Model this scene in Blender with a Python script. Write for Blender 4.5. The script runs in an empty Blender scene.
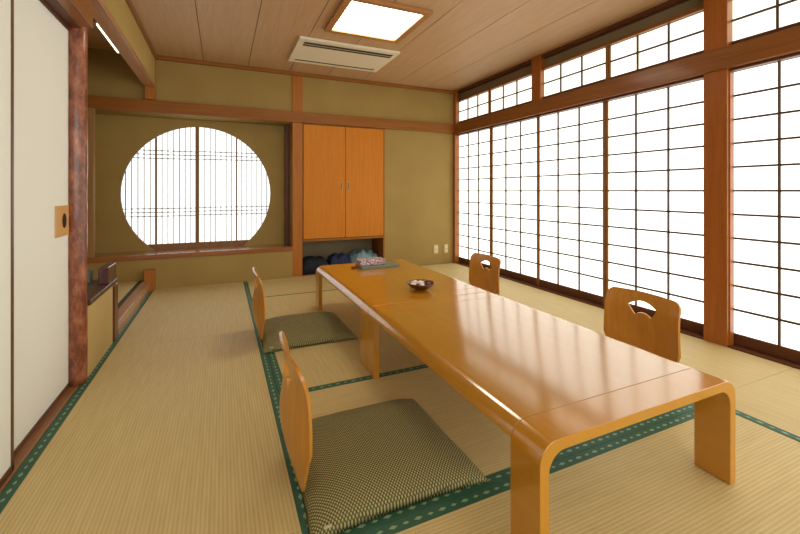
import bpy, bmesh, math, random
from mathutils import Vector, Matrix, noise
from mathutils.geometry import delaunay_2d_cdt
random.seed(7)
S = bpy.context.scene
COL = S.collection
PI = math.pi

# ------------------------------------------------------------------ materials
def lin(c):
    r = []
    for v in c:
        v /= 255.0
        r.append(v / 12.92 if v <= 0.04045 else ((v + 0.055) / 1.055) ** 2.4)
    return tuple(r) + (1.0,)

def new_mat(name):
    m = bpy.data.materials.new(name)
    m.use_nodes = True
    nt = m.node_tree
    b = nt.nodes['Principled BSDF']
    return m, nt, b

def N(nt, t, **kw):
    n = nt.nodes.new(t)
    for k, v in kw.items():
        setattr(n, k, v)
    return n

def math_node(nt, op, a, b=None, c=None):
    n = N(nt, 'ShaderNodeMath', operation=op)
    for i, v in enumerate((a, b, c)):
        if v is None:
            continue
        if isinstance(v, (int, float)):
            n.inputs[i].default_value = v
        else:
            nt.links.new(v, n.inputs[i])
    return n.outputs[0]

def ramp(nt, fac, stops):
    r = N(nt, 'ShaderNodeValToRGB')
    e = r.color_ramp.elements
    while len(e) < len(stops):
        e.new(0.5)
    for i, (p, c) in enumerate(stops):
        e[i].position = p
        e[i].color = c
    nt.links.new(fac, r.inputs[0])
    return r.outputs[0]

def bump(nt, b, h, strength, dist=0.002):
    n = N(nt, 'ShaderNodeBump')
    n.inputs['Strength'].default_value = strength
    n.inputs['Distance'].default_value = dist
    nt.links.new(h, n.inputs['Height'])
    nt.links.new(n.outputs[0], b.inputs['Normal'])

def plain(name, c, rough=0.6, coat=0.0, emit=0.0, metal=0.0, coat_rough=0.1, spec=0.5):
    m, nt, b = new_mat(name)
    b.inputs['Base Color'].default_value = lin(c)
    b.inputs['Roughness'].default_value = rough
    b.inputs['Coat Weight'].default_value = coat
    b.inputs['Coat Roughness'].default_value = coat_rough
    b.inputs['Metallic'].default_value = metal
    b.inputs['Specular IOR Level'].default_value = spec
    if emit:
        b.inputs['Emission Color'].default_value = lin(c)
        b.inputs['Emission Strength'].default_value = emit
    return m

def wood(name, dark, light, axis='x', rough=0.4, coat=0.0, freq=14.0, contrast=(0.3, 0.75), coat_rough=0.12, cathedral=0.0, coat_ior=1.5, spec=0.35):
    """grain drawn out along one axis of the object"""
    m, nt, b = new_mat(name)
    tc = N(nt, 'ShaderNodeTexCoord')
    mp = N(nt, 'ShaderNodeMapping')
    s = {'x': (0.06, 1, 1), 'y': (1, 0.06, 1), 'z': (1, 1, 0.06)}[axis]
    mp.inputs['Scale'].default_value = tuple(v * freq for v in s)
    nt.links.new(tc.outputs['Object'], mp.inputs[0])
    n1 = N(nt, 'ShaderNodeTexNoise')
    n1.inputs['Scale'].default_value = 2.2
    n1.inputs['Detail'].default_value = 7
    n1.inputs['Roughness'].default_value = 0.62
    n1.inputs['Distortion'].default_value = 0.5 + cathedral
    nt.links.new(mp.outputs[0], n1.inputs[0])
    n2 = N(nt, 'ShaderNodeTexNoise')
    n2.inputs['Scale'].default_value = 12
    n2.inputs['Detail'].default_value = 3
    nt.links.new(mp.outputs[0], n2.inputs[0])
    f = math_node(nt, 'ADD', math_node(nt, 'MULTIPLY', n1.outputs[0], 0.75), math_node(nt, 'MULTIPLY', n2.outputs[0], 0.25))
    c = ramp(nt, f, [(contrast[0], lin(dark)), (contrast[1], lin(light))])
    nt.links.new(c, b.inputs['Base Color'])
    b.inputs['Roughness'].default_value = rough
    b.inputs['Coat Weight'].default_value = coat
    b.inputs['Coat Roughness'].default_value = coat_rough
    b.inputs['Coat IOR'].default_value = coat_ior
    b.inputs['Specular IOR Level'].default_value = spec
    bump(nt, b, n2.outputs[0], 0.05, 0.001)
    return m

def plaster(name, c1, c2):
    m, nt, b = new_mat(name)
    tc = N(nt, 'ShaderNodeTexCoord')
    n1 = N(nt, 'ShaderNodeTexNoise')
    n1.inputs['Scale'].default_value = 2.5
    n1.inputs['Detail'].default_value = 4
    nt.links.new(tc.outputs['Object'], n1.inputs[0])
    n2 = N(nt, 'ShaderNodeTexNoise')
    n2.inputs['Scale'].default_value = 240
    nt.links.new(tc.outputs['Object'], n2.inputs[0])
    c = ramp(nt, n1.outputs[0], [(0.3, lin(c1)), (0.7, lin(c2))])
    nt.links.new(c, b.inputs['Base Color'])
    b.inputs['Roughness'].default_value = 0.92
    b.inputs['Specular IOR Level'].default_value = 0.15
    bump(nt, b, n2.outputs[0], 0.25, 0.001)
    return m

def tatami(name, axis):
    """woven rush: ridges run along the mat, short stitches across"""
    m, nt, b = new_mat(name)
    tc = N(nt, 'ShaderNodeTexCoord')
    sp = N(nt, 'ShaderNodeSeparateXYZ')
    nt.links.new(tc.outputs['Object'], sp.inputs[0])
    along, across = (sp.outputs[0], sp.outputs[1]) if axis == 'x' else (sp.outputs[1], sp.outputs[0])
    rid = math_node(nt, 'SINE', math_node(nt, 'MULTIPLY', across, 2 * PI / 0.0125))
    row = math_node(nt, 'FLOOR', math_node(nt, 'DIVIDE', across, 0.00625))
    st = math_node(nt, 'SINE', math_node(nt, 'ADD', math_node(nt, 'MULTIPLY', along, 2 * PI / 0.008), math_node(nt, 'MULTIPLY', row, PI)))
    h = math_node(nt, 'ADD', math_node(nt, 'MULTIPLY', rid, 0.28), math_node(nt, 'MULTIPLY', st, 0.20))
    h = math_node(nt, 'ADD', h, 0.5)
    mp = N(nt, 'ShaderNodeMapping')
    mp.inputs['Scale'].default_value = (40, 3, 1) if axis == 'y' else (3, 40, 1)
    nt.links.new(tc.outputs['Object'], mp.inputs[0])
    n1 = N(nt, 'ShaderNodeTexNoise')
    n1.inputs['Scale'].default_value = 1.5
    n1.inputs['Detail'].default_value = 5
    nt.links.new(mp.outputs[0], n1.inputs[0])
    f = math_node(nt, 'ADD', math_node(nt, 'MULTIPLY', h, 0.5), math_node(nt, 'MULTIPLY', n1.outputs[0], 0.5))
    c = ramp(nt, f, [(0.15, lin((184, 161, 106))), (0.8, lin((220, 200, 144)))])
    nt.links.new(c, b.inputs['Base Color'])
    b.inputs['Roughness'].default_value = 0.55
    b.inputs['Specular IOR Level'].default_value = 0.3
    bump(nt, b, h, 0.22, 0.0015)
    return m

def border_mat():
    """dark green brocade edging with one row of pale diamonds, large and small in turn (UV in metres)"""
    m, nt, b = new_mat('green brocade')
    tc = N(nt, 'ShaderNodeTexCoord')
    sp = N(nt, 'ShaderNodeSeparateXYZ')
    nt.links.new(tc.outputs['UV'], sp.inputs[0])
    u, v = sp.outputs[0], sp.outputs[1]
    P = 0.084
    def dots(off, ra, rb):
        t = math_node(nt, 'SUBTRACT', math_node(nt, 'FRACT', math_node(nt, 'ADD', math_node(nt, 'DIVIDE', u, P), off)), 0.5)
        a = math_node(nt, 'DIVIDE', math_node(nt, 'ABSOLUTE', math_node(nt, 'MULTIPLY', t, P)), ra)
        w = math_node(nt, 'DIVIDE', math_node(nt, 'ABSOLUTE', v), rb)
        return math_node(nt, 'LESS_THAN', math_node(nt, 'ADD', a, w), 1.0)
    d = math_node(nt, 'MAXIMUM', dots(0.0, 0.015, 0.007), dots(0.5, 0.011, 0.0055))
    mx = N(nt, 'ShaderNodeMix', data_type='RGBA')
    mx.inputs[6].default_value = lin((44, 92, 70))
    mx.inputs[7].default_value = lin((134, 166, 128))
    nt.links.new(d, mx.inputs[0])
    nt.links.new(mx.outputs[2], b.inputs['Base Color'])
    b.inputs['Roughness'].default_value = 0.6
    return m

def cushion_mat():
    m, nt, b = new_mat('dotted cushion cloth')
    tc = N(nt, 'ShaderNodeTexCoord')
    sp = N(nt, 'ShaderNodeSeparateXYZ')
    nt.links.new(tc.outputs['UV'], sp.inputs[0])
    p = 0.0125
    def dots(off):
        r = []
        for o in (sp.outputs[0], sp.outputs[1]):
            f = math_node(nt, 'SUBTRACT', math_node(nt, 'FRACT', math_node(nt, 'ADD', math_node(nt, 'DIVIDE', o, p), off)), 0.5)
            r.append(math_node(nt, 'MULTIPLY', f, f))
        s = math_node(nt, 'ADD', r[0], r[1])
        return math_node(nt, 'LESS_THAN', s, 0.062)
    d = math_node(nt, 'MAXIMUM', dots(0.0), dots(0.5))
    mx = N(nt, 'ShaderNodeMix', data_type='RGBA')
    mx.inputs[6].default_value = lin((86, 83, 52))
    mx.inputs[7].default_value = lin((168, 160, 112))
    nt.links.new(d, mx.inputs[0])
    nt.links.new(mx.outputs[2], b.inputs['Base Color'])
    b.inputs['Roughness'].default_value = 0.8
    b.inputs['Specular IOR Level'].default_value = 0.2
    return m

def bark_mat(name):
    m, nt, b = new_mat(name)
    tc = N(nt, 'ShaderNodeTexCoord')
    mp = N(nt, 'ShaderNodeMapping')
    mp.inputs['Scale'].default_value = (1, 1, 0.45)
    nt.links.new(tc.outputs['Object'], mp.inputs[0])
    n1 = N(nt, 'ShaderNodeTexNoise')
    n1.inputs['Scale'].default_value = 22
    n1.inputs['Detail'].default_value = 8
    n1.inputs['Roughness'].default_value = 0.7
    nt.links.new(mp.outputs[0], n1.inputs[0])
    c = ramp(nt, n1.outputs[0], [(0.28, lin((66, 36, 28))), (0.45, lin((118, 62, 40))), (0.58, lin((158, 92, 62))), (0.75, lin((186, 140, 112)))])
    nt.links.new(c, b.inputs['Base Color'])
    b.inputs['Roughness'].default_value = 0.35
    b.inputs['Coat Weight'].default_value = 0.3
    bump(nt, b, n1.outputs[0], 0.5, 0.004)
    return m

def paper_mat(name, c, strength):
    """sheet of translucent paper lit from outside by the day"""
    m, nt, b = new_mat(name)
    b.inputs['Base Color'].default_value = lin((235, 232, 222))
    b.inputs['Roughness'].default_value = 0.9
    b.inputs['Specular IOR Level'].default_value = 0.1
    b.inputs['Emission Color'].default_value = lin(c)
    b.inputs['Emission Strength'].default_value = strength
    return m

def floral_mat():
    m, nt, b = new_mat('floral print')
    tc = N(nt, 'ShaderNodeTexCoord')
    v = N(nt, 'ShaderNodeTexVoronoi')
    v.inputs['Scale'].default_value = 150
    nt.links.new(tc.outputs['Object'], v.inputs[0])
    sp = N(nt, 'ShaderNodeSeparateColor')
    nt.links.new(v.outputs['Color'], sp.inputs[0])
    r = N(nt, 'ShaderNodeValToRGB')
    r.color_ramp.interpolation = 'CONSTANT'
    cs = [(0, (222, 214, 216)), (0.3, (178, 84, 96)), (0.5, (96, 96, 140)), (0.66, (214, 170, 176)), (0.84, (84, 104, 96))]
    e = r.color_ramp.elements
    while len(e) < len(cs):
        e.new(0.5)
    for i, (p, c) in enumerate(cs):
        e[i].position = p
        e[i].color = lin(c)
    nt.links.new(sp.outputs[0], r.inputs[0])
    nt.links.new(r.outputs[0], b.inputs['Base Color'])
    b.inputs['Roughness'].default_value = 0.8
    return m

WALL = plaster('olive clay plaster', (158, 132, 78), (166, 140, 84))
WALLG = plaster('grey plaster', (132, 118, 92), (142, 128, 100))
BEAMX = wood('amber cedar x', (130, 78, 26), (162, 102, 38), 'x', 0.5, 0.0, spec=0.25)
BEAMY = wood('amber cedar y', (124, 74, 32), (156, 100, 48), 'y', 0.4, 0.15)
BEAMZ = wood('amber cedar z', (154, 92, 32), (186, 116, 44), 'z', 0.5, 0.0, spec=0.25)
POSTZ = wood('red cedar z', (146, 80, 28), (174, 104, 40), 'z', 0.35, 0.3)
DARKY = wood('dark cedar y', (78, 42, 24), (112, 64, 38), 'y', 0.45)
DARKZ = wood('dark cedar z', (88, 54, 34), (122, 80, 52), 'z', 0.45)
SILLY = wood('worn sill wood', (128, 84, 50), (170, 122, 78), 'y', 0.4, 0.1)
LATT = plain('lattice wood', (76, 54, 36), 0.6)
STILE = wood('shoji frame wood', (128, 86, 48), (160, 114, 66), 'z', 0.5)
CEIL = wood('ceiling cedar board', (184, 147, 108), (208, 173, 134), 'y', 0.5, 0.0, 9.0, (0.25, 0.8), cathedral=1.2)
CEILG = plain('ceiling groove', (84, 52, 30), 0.9)
DOORW = wood('cabinet veneer', (190, 112, 24), (208, 132, 38), 'z', 0.5, 0.0, spec=0.2)
TABLE = wood('varnished table veneer', (180, 124, 2), (198, 140, 8), 'y', 0.6, 1.0, 10.0, (0.2, 0.85), 0.14, coat_ior=2.35, spec=0.1)
TABLEG = wood('varnished leg veneer', (206, 132, 22), (224, 152, 40), 'z', 0.3, 0.6, 10.0, (0.2, 0.85), 0.15)
CHAIRW = wood('bent ply veneer', (180, 118, 38), (206, 146, 62), 'z', 0.35, 0.35)
BOARD = wood('polished shelf board', (132, 80, 44), (168, 108, 62), 'x', 0.2, 0.8, coat_rough=0.12)
DBOARD = wood('dark polished board', (74, 50, 36), (104, 74, 54), 'y', 0.35, 0.15)
TATX = tatami('tatami weave along x', 'x')
TATY = tatami('tatami weave along y', 'y')
BORD = border_mat()
CUSH = cushion_mat()
BARK = bark_mat('polished bark log')
PAPER = paper_mat('bright shoji paper', (250, 252, 242), 1.2)
PAPER2 = paper_mat('upper shoji paper', (252, 250, 232), 0.95)
PAPER3 = paper_mat('round window paper', (248, 251, 250), 0.90)
FUS = plain('fusuma paper', (240, 243, 238), 0.85, spec=0.2)
FUSE = plain('fusuma edge', (96, 60, 36), 0.4, 0.2)
PULLW = plain('pale pull plate', (214, 166, 104), 0.45)
BLACK = plain('black metal', (18, 17, 18), 0.35, metal=0.4)
BEIGE = plain('beige enamel', (236, 228, 204), 0.45)
SLOT = plain('dark slot', (26, 24, 22), 0.7)
LAMPM = paper_mat('lamp diffuser', (255, 249, 228), 6.0)
TUBE = paper_mat('strip lamp tube', (255, 244, 220), 1.6)
PLATE = plain('outlet plate', (206, 190, 142), 0.5)
BOWLM = plain('dark red lacquer', (86, 22, 16), 0.25, 0.6)
WHITEP = plain('white wrapper', (236, 226, 208), 0.5)
BROWNP = plain('brown wrapper', (112, 40, 28), 0.4)
NAVY = plain('navy cloth', (26, 36, 74), 0.8)
NAVYD = plain('dark navy cloth', (18, 22, 38), 0.8)
TEAL = plain('pale teal cloth', (122, 156, 164), 0.85)
GREYG = plain('grey green card', (118, 128, 112), 0.6)
PAGE = plain('paper pages', (58, 62, 66), 0.7)
RED = plain('red cloth', (140, 22, 16), 0.7)
FLORAL = floral_mat()
STRIPE = plain('grey green ribbed card', (112, 122, 98), 0.6)
GREEND = plain('dark green mat', (40, 52, 40), 0.7)

# ------------------------------------------------------------------ mesh helpers
class MB:
    def __init__(self):
        self.bm = bmesh.new()
        self.mats = []
    def mi(self, m):
        if m not in self.mats:
            self.mats.append(m)
        return self.mats.index(m)
    def box(self, x0, x1, y0, y1, z0, z1, m=None):
        vs = [self.bm.verts.new((x, y, z)) for z in (z0, z1) for y in (y0, y1) for x in (x0, x1)]
        k = self.mi(m) if m else 0
        for f in ((0, 2, 3, 1), (4, 5, 7, 6), (0, 1, 5, 4), (2, 6, 7, 3), (0, 4, 6, 2), (1, 3, 7, 5)):
            self.bm.faces.new([vs[i] for i in f]).material_index = k
        return self
    def prism(self, pts, axis, a, b):
        """extrude a 2D outline; axis is the extrusion direction"""
        def P(p, h):
            return {'y': (p[0], h, p[1]), 'x': (h, p[0], p[1]), 'z': (p[0], p[1], h)}[axis]
        A = [self.bm.verts.new(P(p, a)) for p in pts]
        B = [self.bm.verts.new(P(p, b)) for p in pts]
        n = len(pts)
        for i in range(n):
            self.bm.faces.new((A[i], A[(i + 1) % n], B[(i + 1) % n], B[i]))
        self.bm.faces.new(A[::-1])
        self.bm.faces.new(B)
        return self
    def strip(self, outer, inner, axis, a, b):
        """open band between two polylines, extruded: quads so it shades well"""
        def P(p, h):
            return {'y': (p[0], h, p[1]), 'x': (h, p[0], p[1]), 'z': (p[0], p[1], h)}[axis]
        rows = [[self.bm.verts.new(P(p, h)) for p in pl] for pl in (outer, inner) for h in (a, b)]
        oa, ob, ia, ib = rows
        n = len(outer)
        for i in range(n - 1):
            self.bm.faces.new((oa[i], oa[i + 1], ob[i + 1], ob[i]))
            self.bm.faces.new((ia[i], ib[i], ib[i + 1], ia[i + 1]))
            self.bm.faces.new((oa[i], ia[i], ia[i + 1], oa[i + 1]))
            self.bm.faces.new((ob[i], ob[i + 1], ib[i + 1], ib[i]))
        for i in (0, n - 1):
            self.bm.faces.new((oa[i], ob[i], ib[i], ia[i]))
        return self
    def lathe(self, prof, seg=32, c=(0, 0)):
        rings = []
        for r, z in prof:
            rings.append([self.bm.verts.new((c[0] + r * math.cos(2 * PI * k / seg), c[1] + r * math.sin(2 * PI * k / seg), z)) for k in range(seg)])
        for a, b in zip(rings, rings[1:]):
            for k in range(seg):
                self.bm.faces.new((a[k], a[(k + 1) % seg], b[(k + 1) % seg], b[k]))
        self.bm.faces.new(rings[0][::-1])
        self.bm.faces.new(rings[-1])
        return self
    def build(self, name, mat, parent=None, bevel=0.0, seg=2, smooth=False, loc=None):
        bmesh.ops.recalc_face_normals(self.bm, faces=self.bm.faces)
        me = bpy.data.meshes.new(name)
        self.bm.to_mesh(me)
        self.bm.free()
        for m in (self.mats or [mat]):
            me.materials.append(m)
        if smooth:
            for p in me.polygons:
                p.use_smooth = True
        o = bpy.data.objects.new(name, me)
        COL.objects.link(o)
        if parent:
            o.parent = parent
        if loc:
            o.location = loc
        if bevel:
            md = o.modifiers.new('bevel', 'BEVEL')
            md.width = bevel
            md.segments = seg
            md.limit_method = 'ANGLE'
            md.angle_limit = math.radians(40)
            md.harden_normals = False
        return o

def box(name, b, mat, parent=None, bevel=0.0):
    return MB().box(*b).build(name, mat, parent, bevel)

def struct(o):
    o['kind'] = 'structure'
    return o

def sbox(name, b, mat, bevel=0.0):
    return struct(box(name, b, mat, None, bevel))

def empty(name, loc=(0, 0, 0), rz=0.0):
    o = bpy.data.objects.new(name, None)
    COL.objects.link(o)
    o.location = loc
    o.rotation_euler = (0, 0, rz)
    o.empty_display_size = 0.1
    return o

def tag(o, label, cat, group=None):
    o['label'] = label
    o['category'] = cat
    if group:
        o['group'] = group
    return o

def copy_tree(o, parent=None):
    c = o.copy()
    COL.objects.link(c)
    if parent:
        c.parent = parent
    for ch in [x for x in bpy.data.objects if x.parent == o]:
        copy_tree(ch, c)
    return c

# ------------------------------------------------------------------ room dimensions
YB = 4.75      # back wall plane
XR = 2.95      # face of the posts on the window side
XL = -0.65     # left wall plane
ZC = 2.39      # ceiling
YN = -1.7      # wall behind the viewer

# floor and ceiling
sbox('floor', (-1.35, 3.3, YN - 0.1, 5.3, -0.1, -0.035), plain('subfloor', (110, 84, 56), 0.8))
m = MB()
gx = [-1.35] + [-0.180 + 0.4455 * i for i in range(8)] + [3.3]
for a, b in zip(gx, gx[1:]):
    m.box(a + 0.003, b - 0.003, YN - 0.1, 5.3, ZC, ZC + 0.02, CEIL)
m.box(-1.35, 3.3, YN - 0.1, 5.3, ZC + 0.006, ZC + 0.03, CEILG)
struct(m.build('ceiling', CEIL))

# ------------------------------------------------------------------ back wall
RX0, RX1 = -1.20, 0.745          # alcove span
m = MB()
m.box(-1.3, XR + 0.1, YB, YB + 0.09, 1.80, ZC)                 # band above the long beam
m.box(1.905, XR + 0.1, YB, YB + 0.09, 0, 1.80)                   # panel right of the cabinet
m.box(RX0, RX1, 4.70, 4.80, -0.03, 0.305)                        # low wall under the shelf
struct(m.build('wall_back', WALL))

# wall with the round opening
def round_wall():
    cx, cz, r = -0.222, 0.968, 0.757
    y0, y1 = 5.03, 5.065
    x0, x1, z0, z1 = -1.25, 0.80, 0.30, 1.83
    bm = bmesh.new()
    n = 128
    ring = []
    for k in range(n):
        t = 2 * PI * k / n
        c, s = math.cos(t), math.sin(t)
        ring.append((cx + r * c, cz + r * s, c, s))
    def outer(c, s):
        ts = []
        if c > 1e-9: ts.append((x1 - cx) / c)
        if c < -1e-9: ts.append((x0 - cx) / c)
        if s > 1e-9: ts.append((z1 - cz) / s)
        if s < -1e-9: ts.append((z0 - cz) / s)
        t = min(ts)
        return (cx + t * c, cz + t * s)
    ia, ib, oa = [], [], []
    for (x, z, c, s) in ring:
        z = max(z, 0.345)
        ia.append(bm.verts.new((x, y0, z)))
        ib.append(bm.verts.new((x, y1, z)))
        ox, oz = outer(c, s)
        oa.append(bm.verts.new((ox, y0, oz)))
    for k in range(n):
        j = (k + 1) % n
        bm.faces.new((oa[k], oa[j], ia[j], ia[k]))
        bm.faces.new((ia[k], ia[j], ib[j], ib[k])).material_index = 1
    # corner fillers
    for (px, pz) in ((x0, z0), (x0, z1), (x1, z0), (x1, z1)):
        best = None
        for k in range(n):
            j = (k + 1) % n
            a, b = oa[k].co, oa[j].co
            if abs(a.x - b.x) > 1e-6 and abs(a.z - b.z) > 1e-6:
                d = (Vector((px, 0, pz)) - Vector(((a.x + b.x) / 2, 0, (a.z + b.z) / 2))).length
                if best is None or d < best[0]:
                    best = (d, k, j)
        if best and best[0] < 0.3:
            bm.faces.new((oa[best[1]], bm.verts.new((px, y0, pz)), oa[best[2]]))
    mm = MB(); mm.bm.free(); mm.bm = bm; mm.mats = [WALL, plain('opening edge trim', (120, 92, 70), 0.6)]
    return struct(mm.build('wall_alcove', WALL))
round_wall()
# alcove cheeks, soffit and rear closing
sbox('wall_alcove_left', (RX0 - 0.05, RX0, 2.55, 5.2, -0.03, ZC), WALL)      # left end of alcove and tokonoma
sbox('wall_alcove_right', (RX1 + 0.002, RX1 + 0.06, 4.80, 5.2, 0.0, 1.83), WALL)
sbox('wall_alcove_soffit', (RX0, RX1, YB + 0.09, 5.2, 1.80, 1.86), WALL)
box_o = sbox('trim_1', (0.70, 0.744, 4.95, 5.03, 0.36, 1.80), DARKZ)
sbox('trim_2', (-1.195, -1.13, 4.70, 4.76, 0.358, 1.80), wood('pale jamb', (146, 112, 70), (170, 134, 88), 'z'))        # left jamb strip

# long beam (nageshi) across the back, posts and cornice
sbox('beam_back', (-1.2, XR - 0.012, 4.712, 4.752, 1.80, 1.925), BEAMX, 0.003)
struct(MB().box(0.748, 0.862, 4.722, 4.86, -0.03, 1.80).box(0.748, 0.866, 4.735, 4.76, 1.925, 2.35).build('post_back', BEAMZ, bevel=0.003))
sbox('trim_3', (XL - 0.0, XR + 0.05, 4.715, 4.752, 2.35, ZC - 0.001), BEAMX, 0.003)

# board in front of the round window
sh = tag(box('alcove_board', (-1.198, 0.746, 4.69, 5.028, 0.306, 0.356), BOARD, bevel=0.004),
         'long polished wooden board below the round window', 'shelf')

# round window: two sliding paper screens behind the opening
def round_window():
    w = struct(empty('window_1', (0, 5.09, 0)))
    MB().box(-1.02, 0.58, 0.012, 0.016, 0.34, 1.76).build('paper', PAPER3, w)
    fr = MB()
    fr.box(-0.277, -0.238, -0.018, 0.010, 0.36, 1.75)
    fr.box(-0.672, -0.652, -0.014, 0.010, 0.36, 1.75)
    fr.box(0.150, 0.167, -0.014, 0.010, 0.36, 1.75)
    fr.box(-1.02, 0.58, -0.016, 0.010, 0.345, 0.415)
    fr.build('window_frame', STILE, w)
    lt = MB()
    L, R, p = -0.662, 0.1585, 0.0565
    for k in list(range(-6, 0)) + list(range(1, 7)):
        lt.box(L + k * p - 0.0040, L + k * p + 0.0040, -0.004, 0.008, 0.40, 1.75)
        lt.box(R + k * p - 0.0040, R + k * p + 0.0040, -0.004, 0.008, 0.40, 1.75)
    for z in (1.446, 1.403, 1.360, 0.806, 0.764, 0.721):
        lt.box(-1.02, -0.277, -0.002, 0.007, z - 0.0042, z + 0.0042)
        lt.box(-0.238, 0.58, 0.000, 0.009, z + 0.0018, z + 0.0102)
    lt.build('lattice', plain('fine lattice wood', (70, 66, 60), 0.7), w)
round_window()

# ------------------------------------------------------------------ cabinet and niche
def cabinet():
    c = tag(empty('wall_cabinet', (1.384, YB, 0.40)),
            'honey-coloured built-in wooden cabinet with two flat doors, above the open niche', 'cabinet')
    # local: x from -0.520 to 0.520, z 0 .. 1.4
    b = MB()
    b.box(-0.520, 0.520, -0.022, 0.42, 0.0, 0.030)        # bottom board
    b.box(0.500, 0.520, -0.022, 0.42, -0.40, 0.0)         # side that runs to the floor
    b.box(0.500, 0.520, -0.022, 0.42, 0.030, 1.398)
    b.box(-0.520, -0.512, -0.018, 0.42, 0.030, 1.398)
    b.box(-0.520, 0.520, -0.018, 0.42, 1.385, 1.398)
    b.box(-0.520, 0.520, 0.40, 0.42, 0.03, 1.398)
    b.build('body', BEAMX, c, 0.002)
    for s, a, e in ((-1, -0.510, -0.003), (1, 0.002, 0.498)):
        d = box('door', (a, e, -0.030, -0.008, 0.034, 1.383), DOORW, c, 0.002)
        hx = -0.052 if s < 0 else 0.036
        h = MB()
        h.box(hx - 0.010, hx + 0.010, -0.0325, -0.029, 0.600, 0.715, BRASS)
        h.box(hx - 0.004, hx + 0.004, -0.0335, -0.031, 0.615, 0.700, SLOT)
        h.build('handle', BRASS, d, 0.001)
    return c
BRASS = plain('dull brass', (170, 140, 84), 0.35, metal=0.6)
cabinet()
m = MB()
m.box(0.86, 1.90, 5.16, 5.20, -0.03, 0.42)
m.box(0.80, 0.862, 4.86, 5.2, -0.03, 0.42)
m.box(1.905, 1.95, 4.84, 5.2, -0.03, 0.42)
struct(m.build('wall_niche', WALLG))
struct(box('trim_4', (0.862, 1.904, YB - 0.02, 5.16, -0.03, 0.004), SILLY))

# ------------------------------------------------------------------ left side: fusuma, log, tokonoma
def fusuma(n, x0, y0, y1, label_pull):
    d = struct(empty('door_%d' % n, (x0, (y0 + y1) / 2, 0.004)))
    w = (y1 - y0) / 2
    box('panel', (-0.018, 0.0, -w + 0.012, w - 0.012, 0.018, 1.812), FUS, d)
    f = MB()
    for (a, b, c, e) in ((-w, -w + 0.014, 0, 1.83), (w - 0.014, w, 0, 1.83), (-w, w, 0, 0.022), (-w, w, 1.808, 1.83)):
        f.box(-0.021, 0.004, a, b, c, e)
    f.build('door_frame', FUSE, d, 0.001)
    if label_pull:
        pull = box('pull_plate', (0.0, 0.004, w - 0.202, w - 0.024, 0.775, 0.925), PULLW, d, 0.0015)
        pull['label'] = 'pale wooden pull plate with black oval recess'
        q = MB()
        pts = [(w - 0.09 + 0.026 * math.cos(t * PI / 16), 0.85 + 0.036 * math.sin(t * PI / 16)) for t in range(32)]
        q.prism(pts, 'x', 0.0035, 0.0055)
        q.build('recess', BLACK, pull)
fusuma(1, -0.712, 1.56, 2.548, True)
fusuma(2, -0.684, 0.96, 1.864, False)
sbox('wall_left', (-0.85, -0.72, YN, 0.95, -0.03, ZC), WALL)
struct(MB().box(-0.80, -0.665, 0.95, 2.62, 1.925, ZC).box(-0.80, -0.735, 0.95, 2.56, -0.03, 1.925).build('wall_left_upper', WALL))
m = MB()
m.box(-0.755, -0.669, YN, 2.54, -0.03, 0.001)
m.box(-0.755, -0.742, YN, 2.54, 0.001, 0.006)
m.box(-0.709, -0.705, YN, 2.54, 0.001, 0.005)
m.box(-0.678, -0.669, YN, 2.54, 0.001, 0.005)
struct(m.build('trim_5', SILLY, bevel=0.001))
sbox('trim_6', (-0.735, -0.662, YN, 2.53, 1.832, 1.86), DARKY)          # head track
sbox('beam_left', (-0.664, -0.602, YN, 2.50, 1.834, 1.955), BEAMY, 0.003)  # nageshi over the fusuma

def log(name, x, y, r, z0, z1, seed, mat):
    bm = bmesh.new()
    seg, st = 28, 60
    rings = []
    for i in range(st + 1):
        z = z0 + (z1 - z0) * i / st
        ring = []
        for k in range(seg):
            t = 2 * PI * k / seg
            d = noise.noise(Vector((math.cos(t) * 1.3, math.sin(t) * 1.3, z * 5 + seed))) * 0.06 + noise.noise(Vector((math.cos(t) * 4, math.sin(t) * 4, z * 18 + seed))) * 0.05
            rr = r * (1 + d)
            ring.append(bm.verts.new((rr * math.cos(t), rr * math.sin(t), z - z0)))
        rings.append(ring)
    for a, b in zip(rings, rings[1:]):
        for k in range(seg):
            bm.faces.new((a[k], a[(k + 1) % seg], b[(k + 1) % seg], b[k]))
    bm.faces.new(rings[0][::-1]); bm.faces.new(rings[-1])
    mm = MB(); mm.bm.free(); mm.bm = bm
    return mm.build(name, mat, None, smooth=True, loc=(x, y, z0))
tag(log('log_pillar', -0.692, 2.572, 0.047, 0.0, 2.385, 3.0, BARK),
    'reddish polished log pillar beside the white sliding door', 'pillar')
# header over the tokonoma opening
sbox('wall_header', (-0.712, -0.627, 2.52, 4.75, 2.09, ZC), plaster('header plaster', (178, 152, 92), (188, 162, 100)))
m = MB()
m.box(-0.716, -0.622, 2.52, 4.745, 2.055, 2.09)
sbox('post_header', (-0.706, -0.620, 4.67, 4.745, 1.925, 2.055), BEAMZ, 0.002)
struct(m.build('beam_header', wood('header cedar', (160, 110, 72), (196, 146, 104), 'y', 0.35, 0.5), bevel=0.002))
sbox('trim_7', (-0.627, -0.605, 2.52, 4.715, 2.35, ZC - 0.001), BEAMY, 0.002)
sbox('trim_8', (-0.627, -0.619, 4.725, 4.748, 2.09, 2.35), BEAMZ)
lt = tag(empty('strip_lamp', (-0.728, 3.40, 2.084)), 'thin white strip lamp behind the header above the tokonoma', 'lamp')
box('tube', (-0.008, 0.004, -0.28, 0.28, -0.022, -0.006), TUBE, lt, 0.003)
box('casing', (-0.022, 0.012, -0.30, 0.30, -0.006, 0.03), DARKZ, lt, 0.002)
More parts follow.
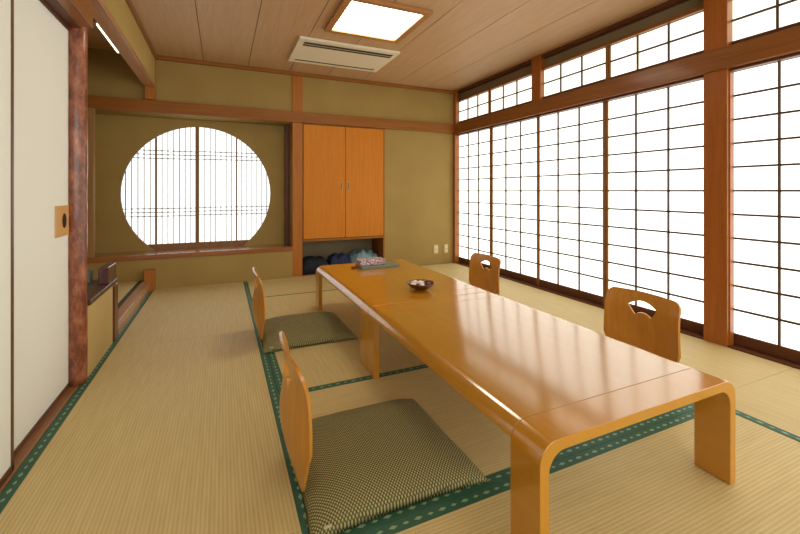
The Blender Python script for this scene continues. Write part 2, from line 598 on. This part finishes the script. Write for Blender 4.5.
# low partition, its top board, block and post
sbox('wall_low', (-0.70, -0.655, 2.62, 3.15, -0.03, 0.383), plaster('pale partition plaster', (188, 164, 108), (198, 174, 118)))
tag(box('tokonoma_board', (-1.198, -0.645, 2.63, 3.24, 0.384, 0.412), DBOARD, bevel=0.004),
    'dark polished board on the low partition behind the log pillar', 'shelf')
tag(box('partition_post', (-0.70, -0.645, 3.152, 3.262, 0.0, 0.383), wood('dark knotty post', (60, 24, 18), (128, 62, 36), 'z', 0.3, 0.4, 24.0), bevel=0.012),
    'short knotty dark post at the end of the low partition', 'post')
tag(box('wooden_block', (-0.706, -0.652, 3.03, 3.235, 0.4125, 0.518), wood('burl wood', (52, 26, 24), (110, 66, 54), 'x', 0.3, 0.4, 30.0), bevel=0.004),
    'dark burl wood block standing on the low partition board', 'block')
g = MB()
g.box(-0.96, -0.77, 3.12, 3.20, 0.4125, 0.490)
for k in range(7):
    g.box(-0.955 + k * 0.026, -0.945 + k * 0.026, 3.116, 3.12, 0.418, 0.484)
tag(g.build('ribbed_box', STRIPE, bevel=0.002), 'small grey-green ribbed box on the dark board behind the log pillar', 'box')
# raised tokonoma floor
sbox('tokonoma_base', (-1.20, -0.66, 3.264, 4.70, -0.03, 0.07), DARKY)
struct(MB().box(-0.728, -0.652, 3.264, 4.70, -0.03, 0.10).build('trim_9', wood('tokonoma rail wood', (168, 122, 92), (204, 162, 134), 'y', 0.25, 0.6), bevel=0.003))
sbox('trim_10', (-0.706, -0.617, 4.61, 4.698, 0.0, 0.212), BEAMZ, 0.003)

# ------------------------------------------------------------------ tatami mats
def mat_tatami(x0, x1, y0, y1, axis, borders, label, z=0.0, th=0.033, bw=0.042):
    """borders: list of sides 'x0','x1','y0','y1' with cloth edging"""
    e = 0.001
    cx, cy = (x0 + x1) / 2, (y0 + y1) / 2
    t = tag(empty('tatami_mat', (cx, cy, z)), label, 'tatami mat', 'tatami mats covering the floor')
    box('rush_cover', (x0 + e - cx, x1 - e - cx, y0 + e - cy, y1 - e - cy, -th, 0.0), TATX if axis == 'x' else TATY, t, 0.0015)
    for s in borders:
        bm = bmesh.new()
        uv = bm.loops.layers.uv.new('UVMap')
        if s[0] == 'x':
            a, b = (x0 + e, x0 + bw) if s == 'x0' else (x1 - bw, x1 - e)
            q = (a - cx, b - cx, y0 + e - cy, y1 - e - cy)
        else:
            a, b = (y0 + e, y0 + bw) if s == 'y0' else (y1 - bw, y1 - e)
            q = (x0 + e - cx, x1 - e - cx, a - cy, b - cy)
        zz = 0.0014
        vs = [bm.verts.new((px, py, pz)) for pz in (-0.010, zz) for py in (q[2], q[3]) for px in (q[0], q[1])]
        mx, my = (q[0] + q[1]) / 2, (q[2] + q[3]) / 2
        for f in ((0, 2, 3, 1), (4, 5, 7, 6), (0, 1, 5, 4), (2, 6, 7, 3), (0, 4, 6, 2), (1, 3, 7, 5)):
            face = bm.faces.new([vs[i] for i in f])
            for lp in face.loops:
                c = lp.vert.co
                lp[uv].uv = (c.y, c.x - mx) if s[0] == 'x' else (c.x, c.y - my)
        mm = MB(); mm.bm.free(); mm.bm = bm
        mm.build('cloth_border', BORD, t)
    return t
mat_tatami(-0.668, 0.255, 1.19, 3.04, 'y', ('x0', 'x1'), 'long tan tatami mat along the white sliding door, from the near left edge')
mat_tatami(-0.668, 0.255, 3.04, 4.70, 'y', ('x0', 'x1'), 'tan tatami mat in the far left corner below the round window')
mat_tatami(-0.668, 0.255, -0.65, 1.19, 'y', ('x0', 'x1'), 'tan tatami mat at the very bottom left, before the white sliding door')
mat_tatami(0.255, 2.10, 3.93, 4.73, 'x', ('y0',), 'tan tatami mat lying before the cabinet niche beyond the table', bw=0.016)
mat_tatami(0.255, 1.178, 2.03, 3.93, 'y', ('x0', 'x1'), 'tan tatami mat under the far left chair and far table')
mat_tatami(1.178, 2.10, 2.03, 3.93, 'y', ('x0', 'x1'), 'tan tatami mat under the far right chair and far table')
mat_tatami(0.255, 2.10, 1.105, 2.03, 'x', ('y0', 'y1'), 'tan tatami mat under the near cushion and near table')
mat_tatami(0.255, 2.10, 0.18, 1.105, 'x', ('y0', 'y1'), 'tan ribbed tatami mat in front, between the near table legs')
mat_tatami(2.10, 2.952, 1.14, 2.99, 'y', ('x0',), 'pale tatami mat beside the shoji windows behind the near right chair')
mat_tatami(2.10, 2.952, 2.99, 4.73, 'y', ('x0',), 'pale tatami mat in the far right corner below the wall outlets')
mat_tatami(2.10, 2.952, -0.71, 1.14, 'y', ('x0',), 'pale tatami mat at the right edge, in front of the nearest shoji')
t = tag(empty('tatami_mat', (-0.966, 3.96, 0.10)), 'raised tatami mat inside the tokonoma alcove behind the rail', 'tatami mat')
box('rush_cover', (-0.232, 0.207, -0.695, 0.735, -0.03, 0.0), TATY, t)
box('cloth_border', (0.207, 0.237, -0.695, 0.735, -0.03, 0.001), GREEND, t)

# ------------------------------------------------------------------ window side
SH = 'shoji'
def shoji(n, y0, y1, xf, z0, z1, rows, cols, paper, stile=0.022, bot=0.07, top=0.022, bottom_mat=None):
    w = struct(empty('window_%d' % n, (xf, (y0 + y1) / 2, 0)))
    h = (y1 - y0) / 2
    MB().box(0.013, 0.016, -h + 0.008, h - 0.008, z0 + 0.01, z1 - 0.005).build('paper', paper, w)
    f = MB()
    f.box(0, 0.026, -h, -h + stile, z0, z1)
    f.box(0, 0.026, h - stile, h, z0, z1)
    f.box(0.001, 0.025, -h + stile, h - stile, z1 - top, z1)
    f.build('window_frame', STILE, w, 0.0015)
    MB().box(0.0005, 0.0255, -h + stile, h - stile, z0, z0 + bot).build('bottom_rail', bottom_mat or DARKY, w, 0.0015)
    l = MB()
    a, b = z0 + bot, z1 - top
    for i in range(1, cols):
        yy = -h + stile + (2 * h - 2 * stile) * i / cols
        l.box(-0.002, 0.0125, yy - 0.0052, yy + 0.0052, a, b)
    for i in range(1, rows):
        zz = a + (b - a) * i / rows
        l.box(0.001, 0.0125, -h + stile, h - stile, zz - 0.0062, zz + 0.0062)
    l.build('lattice', LATT, w)
    return w
n = 2
# big sliding screens, alternating on two tracks
for k, (a, b) in enumerate([(4.001, 4.749), (3.204, 4.0), (2.404, 3.203), (1.603, 2.403), (0.705, 1.502), (-0.10, 0.704), (-0.90, -0.101), (-1.695, -0.901)]):
    shoji(n, a, b, 3.015 + (0.0 if k % 2 == 0 else 0.008), 0.012, 1.79, 11, 3, PAPER, stile=0.021)
    n += 1
for k, (a, b) in enumerate([(4.011, 4.72), (3.262, 4.01), (2.366, 3.15), (1.603, 2.365), (0.715, 1.50), (-0.06, 0.714), (-0.82, -0.061), (-1.6, -0.821)]):
    shoji(n, a, b, 3.0 + (0.0 if k % 2 == 0 else 0.006), 1.925, 2.25, 2, 3, PAPER2, stile=0.020, bot=0.04, top=0.018, bottom_mat=DARKY)
    n += 1
sbox('post_right', (XR, 3.10, 1.462, 1.60, -0.03, ZC - 0.001), POSTZ, 0.004)
sbox('post_transom', (XR + 0.008, 3.03, 3.105, 3.232, 1.925, ZC - 0.001), POSTZ, 0.003)
struct(MB().box(XR - 0.010, 3.01, 4.70, 4.76, -0.03, 1.785).box(XR - 0.005, 2.998, 4.69, 4.76, 1.92, ZC - 0.001).build('post_corner', POSTZ, bevel=0.003))
struct(MB().box(XR + 0.02, 3.012, 1.455, 1.4625, 0.0, 1.768).build('trim_11', POSTZ, bevel=0.002))
sbox('beam_right', (XR - 0.018, 3.005, YN, 4.73, 1.785, 1.922), BEAMY, 0.004)
sbox('trim_12', (XR + 0.02, 3.10, YN, 4.73, 1.768, 1.785), DARKY, 0.001)
sbox('trim_13', (XR + 0.03, 3.09, YN, 4.64, 2.235, 2.262), BEAMY, 0.002)      # rail above transoms
sbox('trim_14', (XR + 0.02, 3.05, YN, 4.73, 2.355, ZC - 0.001), DARKY, 0.002)  # cornice
sbox('trim_15', (XR + 0.004, 3.10, YN, 4.75, -0.03, 0.010), DARKY, 0.001)       # floor track
sbox('wall_right', (3.03, 3.10, YN, 4.75, 2.262, ZC), WALLG)
sbox('wall_right_outer', (3.14, 3.2, YN, 5.2, -0.03, ZC), WALLG)
sbox('wall_near', (-1.3, 3.2, YN - 0.08, YN, -0.03, ZC), WALL)

# ------------------------------------------------------------------ ceiling fittings
lt = tag(empty('ceiling_light', (1.14, 3.025, ZC)), 'square recessed ceiling light with a wooden frame and white diffuser', 'ceiling light')
f = MB()
X0, X1, Y0, Y1 = -0.345, 0.345, -0.34, 0.34
for (a, b, c, e) in ((X0, X1, Y0, Y0 + 0.055), (X0, X1, Y1 - 0.05, Y1), (X0, X0 + 0.055, Y0 + 0.055, Y1 - 0.05), (X1 - 0.055, X1, Y0 + 0.055, Y1 - 0.05)):
    f.box(a, b, c, e, -0.028, -0.001)
f.build('frame', wood('lamp frame wood', (160, 108, 62), (190, 138, 88), 'x', 0.4), lt, 0.003)
box('diffuser', (X0 + 0.056, X1 - 0.056, Y0 + 0.056, Y1 - 0.051, -0.014, -0.003), LAMPM, lt)
ac = tag(empty('air_conditioner', (1.124, 3.942, ZC)), 'beige ceiling air conditioner panel with dark slots, beyond the square light', 'air conditioner')
box('panel', (-0.492, 0.492, -0.345, 0.345, -0.026, -0.001), BEIGE, ac, 0.006)
s = MB()
s.box(-0.435, 0.445, -0.275, -0.236, -0.0275, -0.0255)
s.box(-0.435, 0.445, -0.218, -0.178, -0.0275, -0.0255)
s.build('air_outlet', SLOT, ac)
box('louver', (-0.43, 0.44, -0.236, -0.218, -0.030, -0.026), plain('louver enamel', (170, 158, 130), 0.5), ac)
box('air_intake', (-0.435, 0.435, 0.245, 0.272, -0.0275, -0.0255), SLOT, ac)
box('indicator', (0.40, 0.412, 0.20, 0.208, -0.0275, -0.0255), SLOT, ac)

# wall outlets
def outlet(x, w, label):
    o = tag(empty('wall_outlet', (x, YB, 0.205)), label, 'wall outlet')
    box('cover_plate', (-w / 2, w / 2, -0.008, -0.0005, -0.06, 0.06), PLATE, o, 0.003)
    for z in (0.025, -0.025):
        box('socket', (-w * 0.28, w * 0.28, -0.0105, -0.007, z - 0.017, z + 0.017), plain('socket insert', (222, 208, 164), 0.4), o, 0.002)
outlet(2.665, 0.072, 'pale outlet plate on the back wall, nearer the cabinet')
outlet(2.825, 0.060, 'pale narrow outlet plate on the back wall, nearer the shoji corner')

# ------------------------------------------------------------------ low tables
def arc(cx, cz, r, a0, a1, n=10):
    return [(cx + r * math.cos(math.radians(a0 + (a1 - a0) * i / n)), cz + r * math.sin(math.radians(a0 + (a1 - a0) * i / n))) for i in range(n + 1)]
TW, TH, TL, BANDW = 0.436, 0.3555, 1.315, 0.114
def make_table(label):
    t = tag(empty('low_table', (1.169, 0, 0.0015)), label, 'table', 'low tables placed end to end')
    th, R = 0.031, 0.058
    outer = [(-TW, 0)] + arc(-TW + R, TH - R, R, 180, 90) + arc(TW - R, TH - R, R, 90, 0) + [(TW, 0)]
    r = R - th + 0.028
    inner = [(-TW + th, 0)] + arc(-TW + th + r, TH - th - r, r, 180, 90) + arc(TW - th - r, TH - th - r, r, 90, 0) + [(TW - th, 0)]
    for a, b in ((0, BANDW), (TL - BANDW, TL)):
        lg = MB().strip(outer, inner, 'y', a, b).build('leg_frame', TABLE2, t, 0.002, 2)
        for p in lg.data.polygons:
            p.use_smooth = True
        lg.modifiers['bevel'].harden_normals = True
    # middle slab, its long edges rolled like the bent legs
    W2, ri = TW - 0.0006, R - 0.030
    prof = (arc(-W2 + R, TH - R, R, 166, 90, 8) + arc(W2 - R, TH - R, R, 90, 14, 8)
            + arc(W2 - R, TH - R, ri, 14, 90, 5) + arc(-W2 + R, TH - R, ri, 90, 166, 5))
    sl = MB().prism(prof, 'y', BANDW + 0.0012, TL - BANDW - 0.0012).build('tabletop', TABLE, t, 0.0008, 1)
    for p in sl.data.polygons:
        p.use_smooth = abs(p.normal.y) < 0.5
    sl.modifiers['bevel'].harden_normals = True
    return t
TABLE2 = wood('bent leg veneer', (186, 124, 4), (202, 140, 10), 'y', 0.6, 1.0, 10.0, (0.2, 0.85), 0.14, coat_ior=2.1, spec=0.1)
ta = make_table('near low table of glossy amber bent wood, closest to the viewer')
ta.location = (1.169, 0.770, 0.0015)
tb = copy_tree(ta)
tb.location = (1.169, 0.770 + TL + 0.004, 0.0015)
tb['label'] = 'far low table of glossy amber bent wood, carrying the bowl and tissue box'

# ------------------------------------------------------------------ legless chairs
def backrest_mesh():
    H = 0.455
    def hw(t):
        if t > 0.19:
            return 0.212 - 0.010 * (t - 0.19) / 0.265
        return 0.095 + (0.212 - 0.095) * (max(t, 0.0) / 0.19) ** 0.6
    out = []
    R = 0.045
    ts = [0.040 + (H - R - 0.040) * i / 22 for i in range(23)]
    out += [(0.06, 0.004), (0.06, 0.034)] + [(hw(t), t) for t in ts]
    w = hw(H - R)
    out += arc(w - R, H - R, R, 0, 90, 8)[1:]
    out += [(w - R - (2 * (w - R)) * i / 14, H + 0.006 * math.sin(PI * i / 14)) for i in range(1, 14)]
    out += arc(-w + R, H - R, R, 90, 180, 8)
    out += [(-hw(t), t) for t in ts[::-1][1:]] + [(-0.06, 0.034), (-0.06, 0.004)]
    # fan-shaped hand hole
    hole = []
    for i in range(13):
        f = -1 + 2 * i / 12
        hole.append((0.082 * f, 0.380 + 0.032 * (1 - f * f)))
    for i in range(9):
        f = 1 - 2 * i / 8
        hole.append((0.046 * f, 0.328 + 0.020 * (1 - f * f)))
    inner = []
    def pip(p, poly):
        c = False
        n = len(poly)
        for i in range(n):
            a, b = poly[i], poly[i - 1]
            if (a[1] > p[1]) != (b[1] > p[1]) and p[0] < (b[0] - a[0]) * (p[1] - a[1]) / (b[1] - a[1]) + a[0]:
                c = not c
        return c
    for i in range(-13, 14):
        for j in range(1, 29):
            p = (i * 0.016, j * 0.016)
            if pip(p, out) and not pip(p, hole):
                if min((Vector(p) - Vector(q)).length for q in out + hole) > 0.007:
                    inner.append(p)
    pts = out + hole + inner
    no, nh = len(out), len(hole)
    edges = [(i, (i + 1) % no) for i in range(no)] + [(no + i, no + (i + 1) % nh) for i in range(nh)]
    V, Ed, F, *_ = delaunay_2d_cdt([Vector(p) for p in pts], edges, [], 0, 1e-6)
    def xs(y, z):
        # bent profile: upright low part, bulge at the small of the back, near-straight top
        pr = [(0.0, 0.045), (0.05, 0.028), (0.14, 0.002), (0.23, -0.012), (0.30, 0.002), (0.36, 0.013), (0.41, 0.010), (0.47, -0.006)]
        xc = pr[-1][1]
        for a, b in zip(pr, pr[1:]):
            if a[0] <= z <= b[0]:
                f = (z - a[0]) / (b[0] - a[0])
                f = f
                xc = a[1] + (b[1] - a[1]) * f
                break
        sg = [(0.0, 0.0), (0.10, 0.040), (0.24, 0.060), (0.36, 0.032), (0.47, 0.014)]
        s = sg[-1][1]
        for a, b in zip(sg, sg[1:]):
            if a[0] <= z <= b[0]:
                s = a[1] + (b[1] - a[1]) * (z - a[0]) / (b[0] - a[0])
                break
        return xc + s * (y / 0.21) ** 2
    th = 0.0055
    def smooth_x(y, z):
        return sum(xs(y, z + d) for d in (-0.03, -0.015, 0, 0.015, 0.03)) / 5 if 0.03 < z < 0.44 else xs(y, z)
    def nrm(y, z):
        e = 0.004
        dy = (smooth_x(y + e, z) - smooth_x(y - e, z)) / (2 * e)
        dz = (smooth_x(y, z + e) - smooth_x(y, max(z - e, 0))) / (2 * e)
        return Vector((1, -dy, -dz)).normalized()
    bm = bmesh.new()
    fr, bk = [], []
    for v in V:
        c = Vector((smooth_x(v.x, v.y), v.x, v.y))
        nn = nrm(v.x, v.y)
        fr.append(bm.verts.new(c + nn * th))
        bk.append(bm.verts.new(c - nn * th))
    cnt = {}
    for f in F:
        c = (sum(V[i].x for i in f) / len(f), sum(V[i].y for i in f) / len(f))
        if not pip(c, out) or pip(c, hole):
            continue
        bm.faces.new([fr[i] for i in f])
        bm.faces.new([bk[i] for i in reversed(f)])
        for a, b in zip(f, list(f[1:]) + [f[0]]):
            k = (min(a, b), max(a, b))
            cnt.setdefault(k, []).append((a, b))
    for k, l in cnt.items():
        if len(l) == 1:
            a, b = l[0]
            bm.faces.new((fr[b], fr[a], bk[a], bk[b]))
    mm = MB(); mm.bm.free(); mm.bm = bm
    return mm
def make_chair(label):
    c = tag(empty('legless_chair', (0, 0, 0)), label, 'floor chair', 'legless wooden chairs around the tables')
    b = backrest_mesh().build('backrest', CHAIRW, c, 0.0012, 1)
    b.location = (0, 0, 0.004)
    for p in b.data.polygons:
        p.use_smooth = True
    b.modifiers['bevel'].harden_normals = True
    seat = MB()
    pts = arc(0.40, 0.15, 0.05, 90, 0, 6)[::-1] + arc(0.06, 0.15, 0.05, 180, 90, 6)[::-1]
    pts = [(0.055, -0.10), (0.10, -0.17), (0.38, -0.20), (0.43, -0.15), (0.43, 0.15), (0.38, 0.20), (0.10, 0.17), (0.055, 0.10)]
    seat.prism(pts, 'z', 0.0015, 0.0115)
    seat.build('seat', CHAIRW, c, 0.003, 2)
    return c
ch = make_chair('pale bent-wood legless chair at the near cushion, closest to the bottom left')
ch.location = (0.198, 1.42, 0)
c2 = copy_tree(ch); c2.location = (0.198, 2.84, 0)
c2['label'] = 'bent-wood legless chair on the left side at the far cushion'
c3 = copy_tree(ch); c3.location = (2.085, 1.42, 0); c3.rotation_euler = (0, 0, PI); c3.scale = (1, 1, 0.972)
c3['label'] = 'wooden legless chair with fan-shaped hole, right of the near table'
c4 = copy_tree(ch); c4.location = (2.080, 2.80, 0); c4.rotation_euler = (0, 0, PI); c4.scale = (1, 1, 0.972)
c4['label'] = 'small distant legless chair with hand hole, right of the far table'

# ------------------------------------------------------------------ cushions
def make_cushion(label):
    c = tag(empty('floor_cushion', (0, 0, 0)), label, 'cushion', 'dotted green floor cushions')
    A, B, T = 0.305, 0.292, 0.078
    n = 40
    bm = bmesh.new()
    uv = bm.loops.layers.uv.new('UVMap')
    top, bot, P = {}, {}, {}
    for i in range(n + 1):
        for j in range(n + 1):
            u, v = -1 + 2 * i / n, -1 + 2 * j / n
            # ease the grid towards the rim
            uu = math.copysign(1 - (1 - abs(u)) ** 1.35, u)
            vv = math.copysign(1 - (1 - abs(v)) ** 1.35, v)
            x = A * uu * (1 - 0.055 * (1 - vv * vv) * abs(uu) ** 3)
            y = B * vv * (1 - 0.055 * (1 - uu * uu) * abs(vv) ** 3)
            e = ((1 - abs(uu) ** 3.2) * (1 - abs(vv) ** 3.2))
            h = T * max(e, 0) ** 0.42
            h *= 0.86 + 0.14 * math.cos(uu * 1.4) * math.cos(vv * 1.4)
            h += 0.0022 * noise.noise(Vector((x * 16, y * 16, 3.3))) * (1 if e > 0 else 0)
            rim = -0.008 * (1 - max(e, 0) ** 0.4)
            top[i, j] = bm.verts.new((x, y, max(h, 0.0) + rim))
            if i in (0, n) or j in (0, n):
                bot[i, j] = top[i, j]
            else:
                bot[i, j] = bm.verts.new((x, y, rim * 0.8 + 0.001))
            P[i, j] = (x, y)
    for i in range(n):
        for j in range(n):
            q = ((i, j), (i + 1, j), (i + 1, j + 1), (i, j + 1))
            f = bm.faces.new([top[k] for k in q])
            for lp, k in zip(f.loops, q):
                lp[uv].uv = (P[k][0] * 1.12, P[k][1] * 1.12)
            g = [bot[k] for k in q][::-1]
            f = bm.faces.new(g)
            for lp, k in zip(f.loops, q[::-1]):
                lp[uv].uv = (P[k][0] * 1.12, P[k][1] * 1.12)
    mm = MB(); mm.bm.free(); mm.bm = bm
    mm.build('cover', CUSH, c, smooth=True)
    tg = box('fabric_tag', (-0.262, -0.240, -0.2790, -0.2755, 0.014, 0.022), plain('tag cloth', (186, 176, 140), 0.8), c)
    tg['label'] = 'small white sewn tag'
    return c
cu = make_cushion('large green dotted floor cushion at the near left chair')
cu.location = (0.530, 1.408, 0.0135)
c5 = copy_tree(cu); c5.location = (0.530, 2.845, 0.013)
c5['label'] = 'green dotted floor cushion at the far left chair, beside the middle table legs'

# ------------------------------------------------------------------ things on the table
TZ = TH + 0.0021
bw = tag(empty('candy_bowl', (1.185, 2.31, TZ)), 'shallow dark red lacquer bowl holding wrapped sweets', 'bowl')
prof = [(0.034, 0.0), (0.042, 0.004), (0.068, 0.018), (0.086, 0.038), (0.091, 0.045), (0.087, 0.046), (0.080, 0.039), (0.062, 0.021), (0.030, 0.009), (0.002, 0.008)]
b = MB().lathe(prof, 40)
for v in b.bm.verts:
    r = math.hypot(v.co.x, v.co.y)
    if r > 0.06:
        k = 1 + 0.035 * math.cos(8 * math.atan2(v.co.y, v.co.x))
        v.co.x *= k; v.co.y *= k
b.build('dish', BOWLM, bw, smooth=True)
def sweet(seed, mat, sx, sy, sz):
    bm = bmesh.new()
    bmesh.ops.create_icosphere(bm, subdivisions=3, radius=1.0)
    for v in bm.verts:
        d = 1 + 0.28 * noise.noise(v.co * 1.9 + Vector((seed, 0, 0))) + 0.10 * noise.noise(v.co * 5 + Vector((0, seed, 0)))
        # twisted wrapper ends
        k = abs(v.co.x)
        v.co = Vector((v.co.x * (1 + 0.25 * k ** 4), v.co.y * (1 - 0.35 * k), v.co.z * (1 - 0.35 * k))) * d
        v.co.x *= sx; v.co.y *= sy; v.co.z *= sz
    mm = MB(); mm.bm.free(); mm.bm = bm
    return mm
sw = sweet(1.0, WHITEP, 0.026, 0.016, 0.012).build('wrapped_sweet', WHITEP, smooth=True)
tag(sw, 'white wrapped sweet lying in the dark red bowl', 'sweet', 'white wrapped sweets in the bowl')
sw.location = (1.135, 2.315, TZ + 0.040); sw.rotation_euler = (0.1, 0.05, 0.4)
for (x, y, z, rz) in ((1.180, 2.285, 0.036, 1.2), (1.165, 2.358, 0.040, -0.5), (1.190, 2.328, 0.042, 0.3)):
    o = sw.copy(); COL.objects.link(o); o.location = (x, y, TZ + z); o.rotation_euler = (0.1, -0.05, rz)
s2 = sweet(4.0, BROWNP, 0.024, 0.016, 0.012).build('wrapped_sweet', BROWNP, smooth=True)
tag(s2, 'reddish brown wrapped sweet at the right side of the bowl', 'sweet')
s2.location = (1.238, 2.300, TZ + 0.036); s2.rotation_euler = (0, 0, 0.9)

fd = tag(empty('folder', (1.205, 3.165, TZ)), 'flat grey-green folder lying under the tissue box at the far table end', 'folder')
box('cover', (-0.165, 0.180, -0.085, 0.100, 0.012, 0.017), GREYG, fd, 0.002)
box('pages', (-0.160, 0.175, -0.082, 0.097, 0.001, 0.012), GREYG, fd, 0.001)
tbx = tag(empty('tissue_box', (1.155, 3.185, TZ + 0.0175)), 'tissue box in a pink and blue floral cover on the folder', 'tissue box')
bb = MB().box(-0.115, 0.115, -0.06, 0.06, 0.0, 0.050).build('floral_cover', FLORAL, tbx, 0.012, 3)
q = [(0.05 * math.cos(t * PI / 12), 0.014 * math.sin(t * PI / 12)) for t in range(24)]
MB().prism(q, 'z', 0.049, 0.0512).build('opening', GREYG, tbx)
rp = MB()
rp.bm.free(); rp.bm = bmesh.new()
bmesh.ops.create_icosphere(rp.bm, subdivisions=3, radius=1.0)
for v in rp.bm.verts:
    d = 1 + 0.25 * noise.noise(v.co * 1.7)
    v.co = Vector((v.co.x * 0.028 * d, v.co.y * 0.020 * d, (v.co.z * 0.008 + 0.008) * 1.0))
tag(rp.build('red_pouch', RED, smooth=True, loc=(1.005, 3.17, TZ)), 'small dark red pouch left of the folder', 'pouch')

# ------------------------------------------------------------------ clothes in the niche
def cloth_pile(name, x, y, z, w, d, h, seed, mat, n=36, rough=0.5, slope=0.0):
    bm = bmesh.new()
    vs, vb = {}, {}
    for i in range(n + 1):
        for j in range(n + 1):
            u, v = -1 + 2 * i / n, -1 + 2 * j / n
            e = max(0.0, (1 - abs(u) ** 4) * (1 - abs(v) ** 4)) ** 0.3
            p = Vector((u * w * 15, v * d * 15, seed))
            f = 0.72 + rough * noise.noise(p) + 0.35 * rough * abs(noise.noise(p * 2.7)) + slope * u
            hh = h * e * max(f, 0.12)
            vs[i, j] = bm.verts.new((u * w, v * d, hh))
            vb[i, j] = vs[i, j] if i in (0, n) or j in (0, n) else bm.verts.new((u * w, v * d, 0.0))
    for i in range(n):
        for j in range(n):
            q = ((i, j), (i + 1, j), (i + 1, j + 1), (i, j + 1))
            bm.faces.new([vs[k] for k in q])
            g = [vb[k] for k in q][::-1]
            bm.faces.new(g)
    mm = MB(); mm.bm.free(); mm.bm = bm
    return mm.build(name, mat, smooth=True, loc=(x, y, z))
tag(cloth_pile('folded_garment', 1.035, 4.93, 0.006, 0.165, 0.17, 0.235, 2.0, NAVYD, rough=0.10),
    'dark navy folded cloth at the left end of the niche', 'cloth')
tag(cloth_pile('crumpled_jacket', 1.342, 4.88, 0.006, 0.138, 0.12, 0.255, 5.0, NAVY, rough=0.28),
    'blue crumpled jacket in the middle of the niche', 'jacket')
tag(cloth_pile('crumpled_towel', 1.675, 4.95, 0.006, 0.190, 0.18, 0.265, 8.3, TEAL, rough=0.28),
    'pale teal crumpled towel at the right end of the niche', 'towel')

# ------------------------------------------------------------------ world, camera, view
w = bpy.data.worlds.new('World'); S.world = w; w.use_nodes = True
w.node_tree.nodes['Background'].inputs[0].default_value = lin((225, 235, 255))
w.node_tree.nodes['Background'].inputs[1].default_value = 1.0

def area(name, loc, rot, sx, sy, power, col):
    l = bpy.data.lights.new(name, 'AREA'); l.shape = 'RECTANGLE'; l.size = sx; l.size_y = sy
    l.energy = power; l.color = lin(col)[:3]
    o = bpy.data.objects.new(name, l); COL.objects.link(o); o.location = loc; o.rotation_euler = rot
    return o
area('fill_light_near', (1.0, YN + 0.12, 1.45), (PI / 2, 0, 0), 3.4, 1.6, 42, (242, 246, 240))  # fill light added behind the camera, stands in for daylight from that end

cam = bpy.data.cameras.new('Camera')
co = bpy.data.objects.new('Camera', cam); COL.objects.link(co)
F = 397.0
th = math.atan(178 / F)
co.location = (0, 0, 1.0)
co.rotation_euler = (PI / 2, 0, -th)
cam.sensor_width = 36
cam.lens = 36 * F / 800
cam.shift_y = -(267 - 191) / 800
cam.clip_start = 0.02
S.camera = co
S.view_settings.view_transform = 'Standard'
S.view_settings.look = 'None'
S.view_settings.exposure = 0.72
S.view_settings.gamma = 1.0
S.view_settings.use_curve_mapping = False
